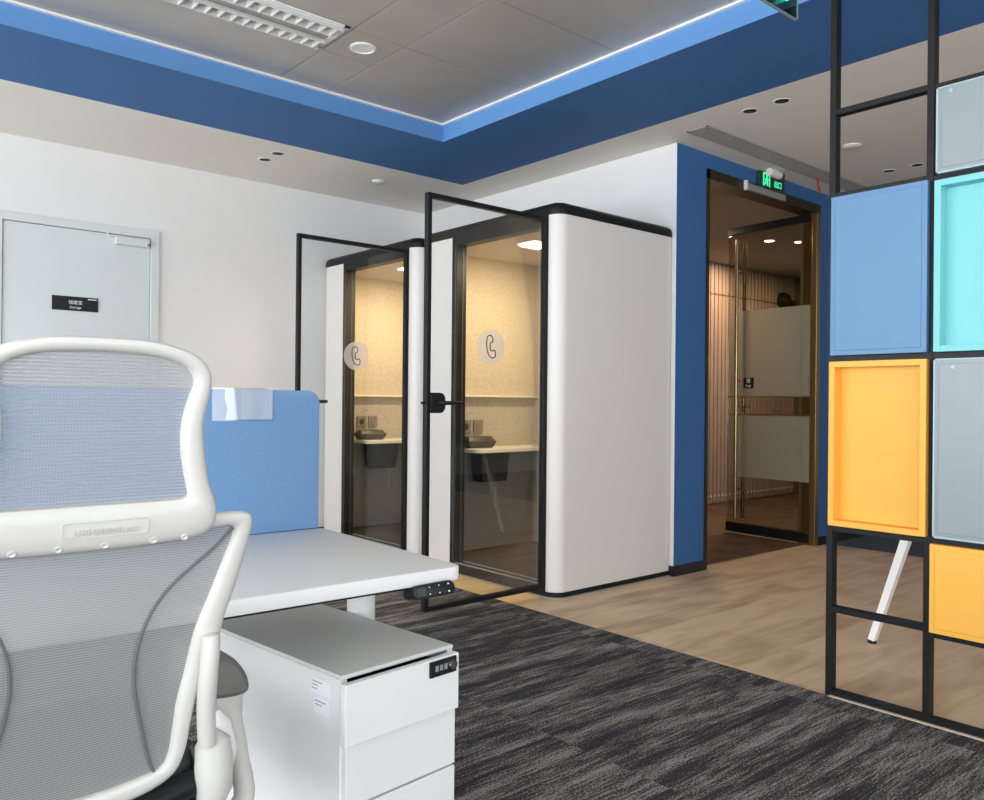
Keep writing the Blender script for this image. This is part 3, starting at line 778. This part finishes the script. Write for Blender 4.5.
dv = thing('desk_divider', 'light blue felt desk divider with rounded corner standing at the desk back edge', 'desk divider', (.60, 2.383, .735))
b = _new(); prism(b, [(p[0], p[1]) for p in rrect(-.10, 1.302, .7355, 1.178, .040, 6, (0, 0, 1, 1))], 'y', 2.37, 2.395, .004, 2, 'ab'); obj('felt_panel', b, M['divider'], dv, True)
b = _new(); ribbon(b, [(-.105, 2.3825), (-.104, 2.3825)], .001, 1, 1.001); b.free()
nh = thing('name_holder', 'clear acrylic name holder with white card clipped on the blue divider', 'card holder', (1.043, 2.368, 1.084))
b = _new(); box(b, .945, 1.141, 2.3665, 2.3685, 1.084, 1.182); box(b, .945, 1.141, 2.366, 2.402, 1.180, 1.183); obj('acrylic_sleeve', b, M['acrylic'], nh)
b = _new()
pp = [(.985, 1.178), (1.137, 1.178), (1.137, 1.087), (.987, 1.087), (.994, 1.12), (.984, 1.15)]
prism(b, pp, 'y', 2.3688, 2.3694); obj('card', b, M['paper'], nh)

PM = Matrix.Translation((.912, 1.558, 0)) @ Matrix.Rotation(math.radians(5.7), 4, 'Z')
pd = thing('drawer_pedestal', 'white metal drawer pedestal under the desk, top drawer slightly open', 'pedestal', (1.05, 1.87, 0))
PW, PD_ = .335, .60
b = _new()
box(b, 0, .018, .0, PD_, .03, .540, .001, 1, mtx=PM); box(b, PW-.018, PW, .0, PD_, .03, .540, .001, 1, mtx=PM); box(b, .018, PW-.018, PD_-.015, PD_, .03, .540, mtx=PM); box(b, .018, PW-.018, .0, PD_, .03, .045, mtx=PM)
obj('body', b, M['ped'], pd)
b = _new(); box(b, 0, PW, -.002, PD_, .540, .550, .002, 2, mtx=PM); obj('top_panel', b, M['ped_top'], pd)
def drawer(z0, z1, out):
    b = _new(); box(b, -.018 if out else .004, PW-.019 if out else PW-.004, -.043 if out else -.016, -.025 if out else .002, z0, z1, .002, 2, mtx=PM)
    d = obj('drawer', b, M['ped'], pd)
    b = _new(); box(b, .028, PW-.03, -.026 if out else .002, .40, z0+.01, z1-.03, mtx=PM); obj('drawer_box', b, M['black'], d)
    return d
d1 = drawer(.410, .5435, True); drawer(.2645, .405, False); drawer(.05, .259, False)
b = _new(); box(b, .219, .303, -.049, -.043, .503, .540, .001, 1, mtx=PM); lk = obj('combination_lock', b, M['blackplastic'], d1)
b = _new()
for k in range(3): box(b, .234+.014*k, .243+.014*k, -.0505, -.049, .516, .529, mtx=PM)
obj('lock_dial', b, M['silver'], lk)
b = _new(); lathe(b, [(0, .008), (.011, .008), (.012, 0)], (0, 0, 0), 20, PM @ Matrix.Translation((.287, -.049, .523)) @ Matrix.Rotation(PI/2, 4, 'X')); obj('lock_knob', b, M['chrome'], lk, True)
for (y0, y1, z0, z1, lines) in ((.036, .112, .490, .524, 3), (.040, .098, .448, .482, 2)):
    b = _new(); box(b, -.0006, 0, y0, y1, z0, z1, mtx=PM); s = obj('sticker', b, M['paper'], pd)
    b = _new()
    for k in range(lines):
        zz = z1-.007-.008*k; box(b, -.0010, -.0006, y1-.004-.030/(k+1)-.01, y1-.004, zz-.0012, zz+.0012, mtx=PM)
    obj('printed_line', b, M['silver'], s)
for px_, py_ in ((.04, .05), (PW-.04, .05), (.04, PD_-.05), (PW-.04, PD_-.05)):
    b = _new(); lathe(b, [(0, 0), (.018, 0), (.018, .03), (0, .03)], PM @ Vector((px_, py_, 0)), 16); obj('glide_foot', b, M['black'], pd)

# ------------------------------------------------------------------ office chair
CX = .337
def cy(z): return 1.28 - .22*(z-1.1)
ch = thing('office_chair', 'off-white mesh-backed office chair with headrest, seen from behind', 'chair', (CX, 1.62, 0))
def ring(pairs, th, yoff, name, m, parent, oshr=0.):
    """closed frame between outer and inner outlines; pairs of ((dx,z),(dx,z)) for the right half, top to bottom"""
    pairs = [((o[0]+(.015-oshr)*min(1, o[0]/.1), o[1]), (i[0]+.015*min(1, i[0]/.1), i[1])) for o, i in pairs]
    full = list(pairs) + [((-o[0], o[1]), (-i[0], i[1])) for o, i in pairs[::-1] if o[0] > 1e-6]
    O = smooth2([p[0] for p in full], 5); I = smooth2([p[1] for p in full], 5)
    b = _new(); seg = 14; rings = []
    for (ox, oz), (ix, iz) in zip(O, I):
        cxx = CX+(ox+ix)/2; cz = (oz+iz)/2; hx = (ox-ix)/2; hz = (oz-iz)/2
        R = []
        for k in range(seg):
            a = 2*PI*k/seg; c = math.copysign(abs(math.cos(a))**.8, math.cos(a)); s = math.copysign(abs(math.sin(a))**.8, math.sin(a))
            z = cz+hz*c; R.append(b.verts.new((cxx+hx*c, cy(z)+yoff+th*s, z)))
        rings.append(R)
    n = len(rings)
    for i in range(n):
        A = rings[i]; B = rings[(i+1) % n]
        for k in range(seg): b.faces.new([A[k], A[(k+1) % seg], B[(k+1) % seg], B[k]])
    o = obj(name, b, m, parent, True)
    mid = [((a[0]*.35+c[0]*.65), (a[1]*.35+c[1]*.65)) for a, c in zip(O, I)]
    return o, mid
def web(mid, yoff, name, m, parent):
    b = _new()
    zs = [p[1] for p in mid]; z0, z1 = min(zs), max(zs); N = 26
    def ext(z):
        xs = []
        for i in range(len(mid)):
            a, c = mid[i], mid[(i+1) % len(mid)]
            if (a[1]-z)*(c[1]-z) < 0: xs.append(a[0]+(c[0]-a[0])*(z-a[1])/(c[1]-a[1]))
        return (min(xs), max(xs)) if len(xs) > 1 else None
    rows = []
    for k in range(N+1):
        z = z0+.0005+(z1-z0-.001)*k/N; e = ext(z)
        if e: rows.append([b.verts.new((CX+e[0]+(e[1]-e[0])*j/8, cy(z)+yoff, z)) for j in range(9)])
    for A, B in zip(rows, rows[1:]):
        for j in range(8): b.faces.new([A[j], A[j+1], B[j+1], B[j]])
    return obj(name, b, m, parent, True)
HP = [((0, 1.236), (0, 1.215)), ((.05, 1.235), (.045, 1.213)), ((.08, 1.230), (.074, 1.209)), ((.115, 1.219), (.100, 1.199)), ((.138, 1.202), (.114, 1.187)),
      ((.148, 1.180), (.118, 1.172)), ((.147, 1.151), (.112, 1.150)), ((.142, 1.113), (.106, 1.120)), ((.147, 1.07), (.106, 1.080)), ((.160, 1.015), (.114, 1.040)),
      ((.173, .985), (.122, 1.01)), ((.177, .956), (.124, .999)), ((.168, .937), (.115, .995)), ((.141, .927), (.10, .994)), ((.08, .923), (.07, .994)), ((0, .922), (0, .994))]
hf, hm = ring(HP, .017, -.012, 'headrest_frame', M['chair'], ch, .004)
web(hm, -.012, 'headrest_mesh', M['fab_head'], ch)
BP = [((0, .962), (0, .936)), ((.10, .962), (.10, .936)), ((.19, .962), (.18, .936)), ((.232, .960), (.207, .938)), ((.247, .946), (.217, .927)), ((.243, .902), (.205, .885)), ((.230, .837), (.186, .822)),
      ((.216, .780), (.167, .762)), ((.206, .721), (.156, .691)), ((.184, .658), (.147, .635)), ((.175, .606), (.145, .590)), ((.169, .545), (.141, .545)), ((.152, .506), (.126, .522)),
      ((.110, .484), (.07, .511)), ((.05, .474), (.03, .508)), ((0, .472), (0, .508))]
bf, bm_ = ring(BP, .014, .012, 'back_frame', M['chair'], ch)
web(bm_, .012, 'back_mesh', M['fab_back'], ch)
# embossed plate and screw dimples on the band
b = _new()
pth = [(p[0], cy(p[1])-.0305, p[1]) for p in rrect(.295, .415, .946, .969, .006, 4)]
tube(b, pth, .0008, 6, True); obj('name_plate', b, M['chair'], hf, True)
text('embossed_lettering', 'HERMANMILLER', .0125, M['chair'], hf, (.355, cy(.957)-.0298, .953), (1, 0, 0), (0, -.215, 1), .0008)
for x in (.235, .293, .356, .426, .474):
    b = _new(); lathe(b, [(0, -.001), (.0035, .0005), (.0048, .0022), (.006, .001), (.006, 0)], (0, 0, 0), 16, Matrix.Translation((x, cy(.932)-.024, .932)) @ Matrix.Rotation(math.radians(115), 4, 'X')); obj('screw_cap', b, M['chair'], hf, True)
# seams
SR = [(.567, .934), (.540, .904), (.513, .882), (.468, .841), (.440, .795), (.426, .739), (.428, .679), (.440, .624), (.460, .547), (.474, .514)]
SLf = [(2*CX-x, z) for x, z in SR[1:]]
for s in (SR, SLf):
    b = _new(); tube(b, [(x, cy(z)+.009, z) for x, z in smooth_open(s, 4)], .0026, 8); obj('mesh_seam', b, M['seam_fab'], ch, True)
# arm uprights, sleeves, pads (mirrored)
for sgn in (1, -1):
    fx = lambda x: CX + sgn*(x-CX)
    b = _new(); tube(b, smooth_open([(fx(.541), 1.350, .755), (fx(.541), 1.350, .732), (fx(.540), 1.358, .68), (fx(.545), 1.378, .62), (fx(.556), 1.40, .55)], 4),
                     [.009]+[.0150]*3+[.0155]*4+[.016]*9, 14)
    obj('arm_upright', b, M['chair'], ch, True)
    b = _new(); t = bmesh.new()
    secs = [(.567, .015, 1.42, .560), (.572, .031, 1.415, .545), (.575, .034, 1.415, .50), (.578, .032, 1.42, .46), (.572, .022, 1.43, .42), (.56, .018, 1.45, .36)]
    tube(b, [(fx(a[0]), a[2], a[3]) for a in secs], [a[1] for a in secs], 14, up=(0, 1, 0), flat=.8)
    obj('arm_sleeve', b, M['chair'], ch, True)
    b = _new(); tube(b, [(fx(.602), 1.47, .575), (fx(.608), 1.46, .555), (fx(.613), 1.45, .51), (fx(.607), 1.45, .46)], [.006, .016, .020, .012], 12, up=(0, 1, 0)); obj('arm_cover', b, M['white'], ch, True)
    b = _new(); tube(b, smooth_open([(fx(.622), 1.50, .612), (fx(.632), 1.50, .585), (fx(.640), 1.50, .545), (fx(.655), 1.50, .47), (fx(.668), 1.50, .38), (fx(.62), 1.52, .33)], 4),
                     [.038, .038, .036, .034, .031, .028, .026, .024]+[.021]*4+[.0195]*9, 14, up=(0, 1, 0), flat=1.2)
    obj('arm_bracket', b, M['chair'], ch, True)
    # pad: rounded loaf sloping down to the outside
    b = _new(); t = bmesh.new()
    prof = [(.548, .632), (.60, .612), (.66, .610), (.668, .630), (.655, .662), (.628, .688), (.595, .700), (.560, .705)]
    for p in [prof]:
        A = []
        for k, (yy, sc_) in enumerate(((1.445, .70), (1.455, .92), (1.475, 1.0), (1.55, 1.0), (1.585, .85), (1.598, .6))):
            A.append([t.verts.new((fx(.602+(x-.61)*sc_), yy, .643+(z-.655)*sc_)) for x, z in smooth2(p, 3)])
        for P_, Q in zip(A, A[1:]):
            n = len(P_)
            for k in range(n): t.faces.new([P_[k], P_[(k+1) % n], Q[(k+1) % n], Q[k]])
        t.faces.new(A[0]); t.faces.new(A[-1][::-1])
    merge(b, t); obj('arm_pad', b, M['armpad'], ch, True)
# seat, tilt housing, column, base
b = _new(); prism(b, rrect(.11, .594, 1.46, 1.93, .09, 6), 'z', .45, .50, .018, 3, 'ab'); obj('seat', b, M['seatfab'], ch, True)
b = _new(); prism(b, rrect(.13, .585, 1.43, 1.90, .08, 6), 'z', .415, .449, .01, 2, 'ab'); tube(b, [(.14, 1.44, .46), (.35, 1.42, .45), (.565, 1.445, .47), (.585, 1.50, .50)], .024, 12); obj('seat_shell', b, M['blackplastic'], ch, True)
b = _new(); box(b, .27, .43, 1.50, 1.80, .34, .415, .02, 3); tube(b, [(.35, 1.52, .38), (.35, 1.44, .40), (.35, 1.405, .49)], .025, 12); obj('tilt_housing', b, M['chair'], ch, True)
b = _new(); lathe(b, [(0, .08), (.032, .08), (.032, .22), (.018, .222), (.018, .345), (0, .345)], (.35, 1.64, 0), 24); obj('gas_column', b, M['blackplastic'], ch, True)
for k in range(5):
    a = 2*PI*k/5+.3; d = Vector((math.cos(a), math.sin(a), 0)); c = Vector((.35, 1.64, 0))
    b = _new(); tube(b, [c+Vector((0, 0, .11))+d*.02, c+d*.15+Vector((0, 0, .105)), c+d*.29+Vector((0, 0, .075))], [.028, .022, .014], 12); leg = obj('base_arm', b, M['chair'], ch, True)
    e = c+d*.29; s = Vector((-d.y, d.x, 0))
    b = _new()
    for q in (-.016, .016): tube(b, [e+s*(q-.009)+Vector((0, 0, .029)), e+s*(q+.009)+Vector((0, 0, .029))], .029, 20)
    tube(b, [e+Vector((0, 0, .029)), e+Vector((0, 0, .075))], .008, 8); obj('caster', b, M['blackplastic'], leg, True)

# ------------------------------------------------------------------ light
def area(name, loc, rot, sx, sy, power, col):
    l = bpy.data.lights.new(name, 'AREA'); l.shape = 'RECTANGLE'; l.size = sx; l.size_y = sy; l.energy = power; l.color = col
    o = bpy.data.objects.new(name, l); COL.objects.link(o); o.location = loc; o.rotation_euler = rot; return o
def point(name, loc, power, col, r=.05):
    l = bpy.data.lights.new(name, 'POINT'); l.energy = power; l.color = col; l.shadow_soft_size = r
    o = bpy.data.objects.new(name, l); COL.objects.link(o); o.location = loc; return o
DAY = (.97, .985, 1.0)
for i in range(4):     # daylight through the side windows (facing +x)
    y = -3.1 + 9.253*(i+.5)/4
    area('daylight', (-3.2, y, 1.55), (0, -PI/2-.3, 0), 2.3, 2.0, 100, DAY)
for i in range(3):     # daylight through the rear windows (facing +y)
    x = -3.1 + 13.2*(i+.5)/6
    area('daylight', (x, -3.2, 1.55), (PI/2+.3, 0, 0), 1.9, 2.3, 42, DAY)
for dy in (0, DB):
    area('booth_lamp', (3.85, 3.95+dy, 2.185), (0, 0, 0), .32, .15, 17, (1, .80, .52))
for x, y in ((7.29, 4.33), (7.554, 4.158), (6.0, 4.5), (8.8, 4.6), (7.9, 5.0)):
    area('hall_lamp', (x, y, 2.735), (0, 0, 0), .09, .09, 12, (1, .73, .47))

w = bpy.data.worlds.new('sky'); S.world = w; w.use_nodes = True
w.node_tree.nodes['Background'].inputs['Color'].default_value = (.94, .97, 1, 1)
w.node_tree.nodes['Background'].inputs['Strength'].default_value = 2.2

# ------------------------------------------------------------------ camera
yaw, pit, rol, fpx = 8.61237066e-01, -1.44476093e-03, 9.22631259e-03, 817.95
fw = Vector((math.cos(yaw)*math.cos(pit), math.sin(yaw)*math.cos(pit), -math.sin(pit)))
rt = Vector((math.sin(yaw), -math.cos(yaw), 0)); up = rt.cross(fw)
r2 = rt*math.cos(rol)+up*math.sin(rol); u2 = r2.cross(fw)
cam = bpy.data.cameras.new('camera'); cam.sensor_width = 36; cam.lens = fpx/984*36; cam.clip_start = .05
co = bpy.data.objects.new('camera', cam); COL.objects.link(co)
mt = Matrix((r2, u2, -fw)).transposed().to_4x4(); mt.translation = (0, 0, 1.15); co.matrix_world = mt
S.camera = co
S.view_settings.view_transform = 'Standard'; S.view_settings.look = 'None'
S.view_settings.exposure = .02; S.view_settings.gamma = 1; S.view_settings.use_curve_mapping = False
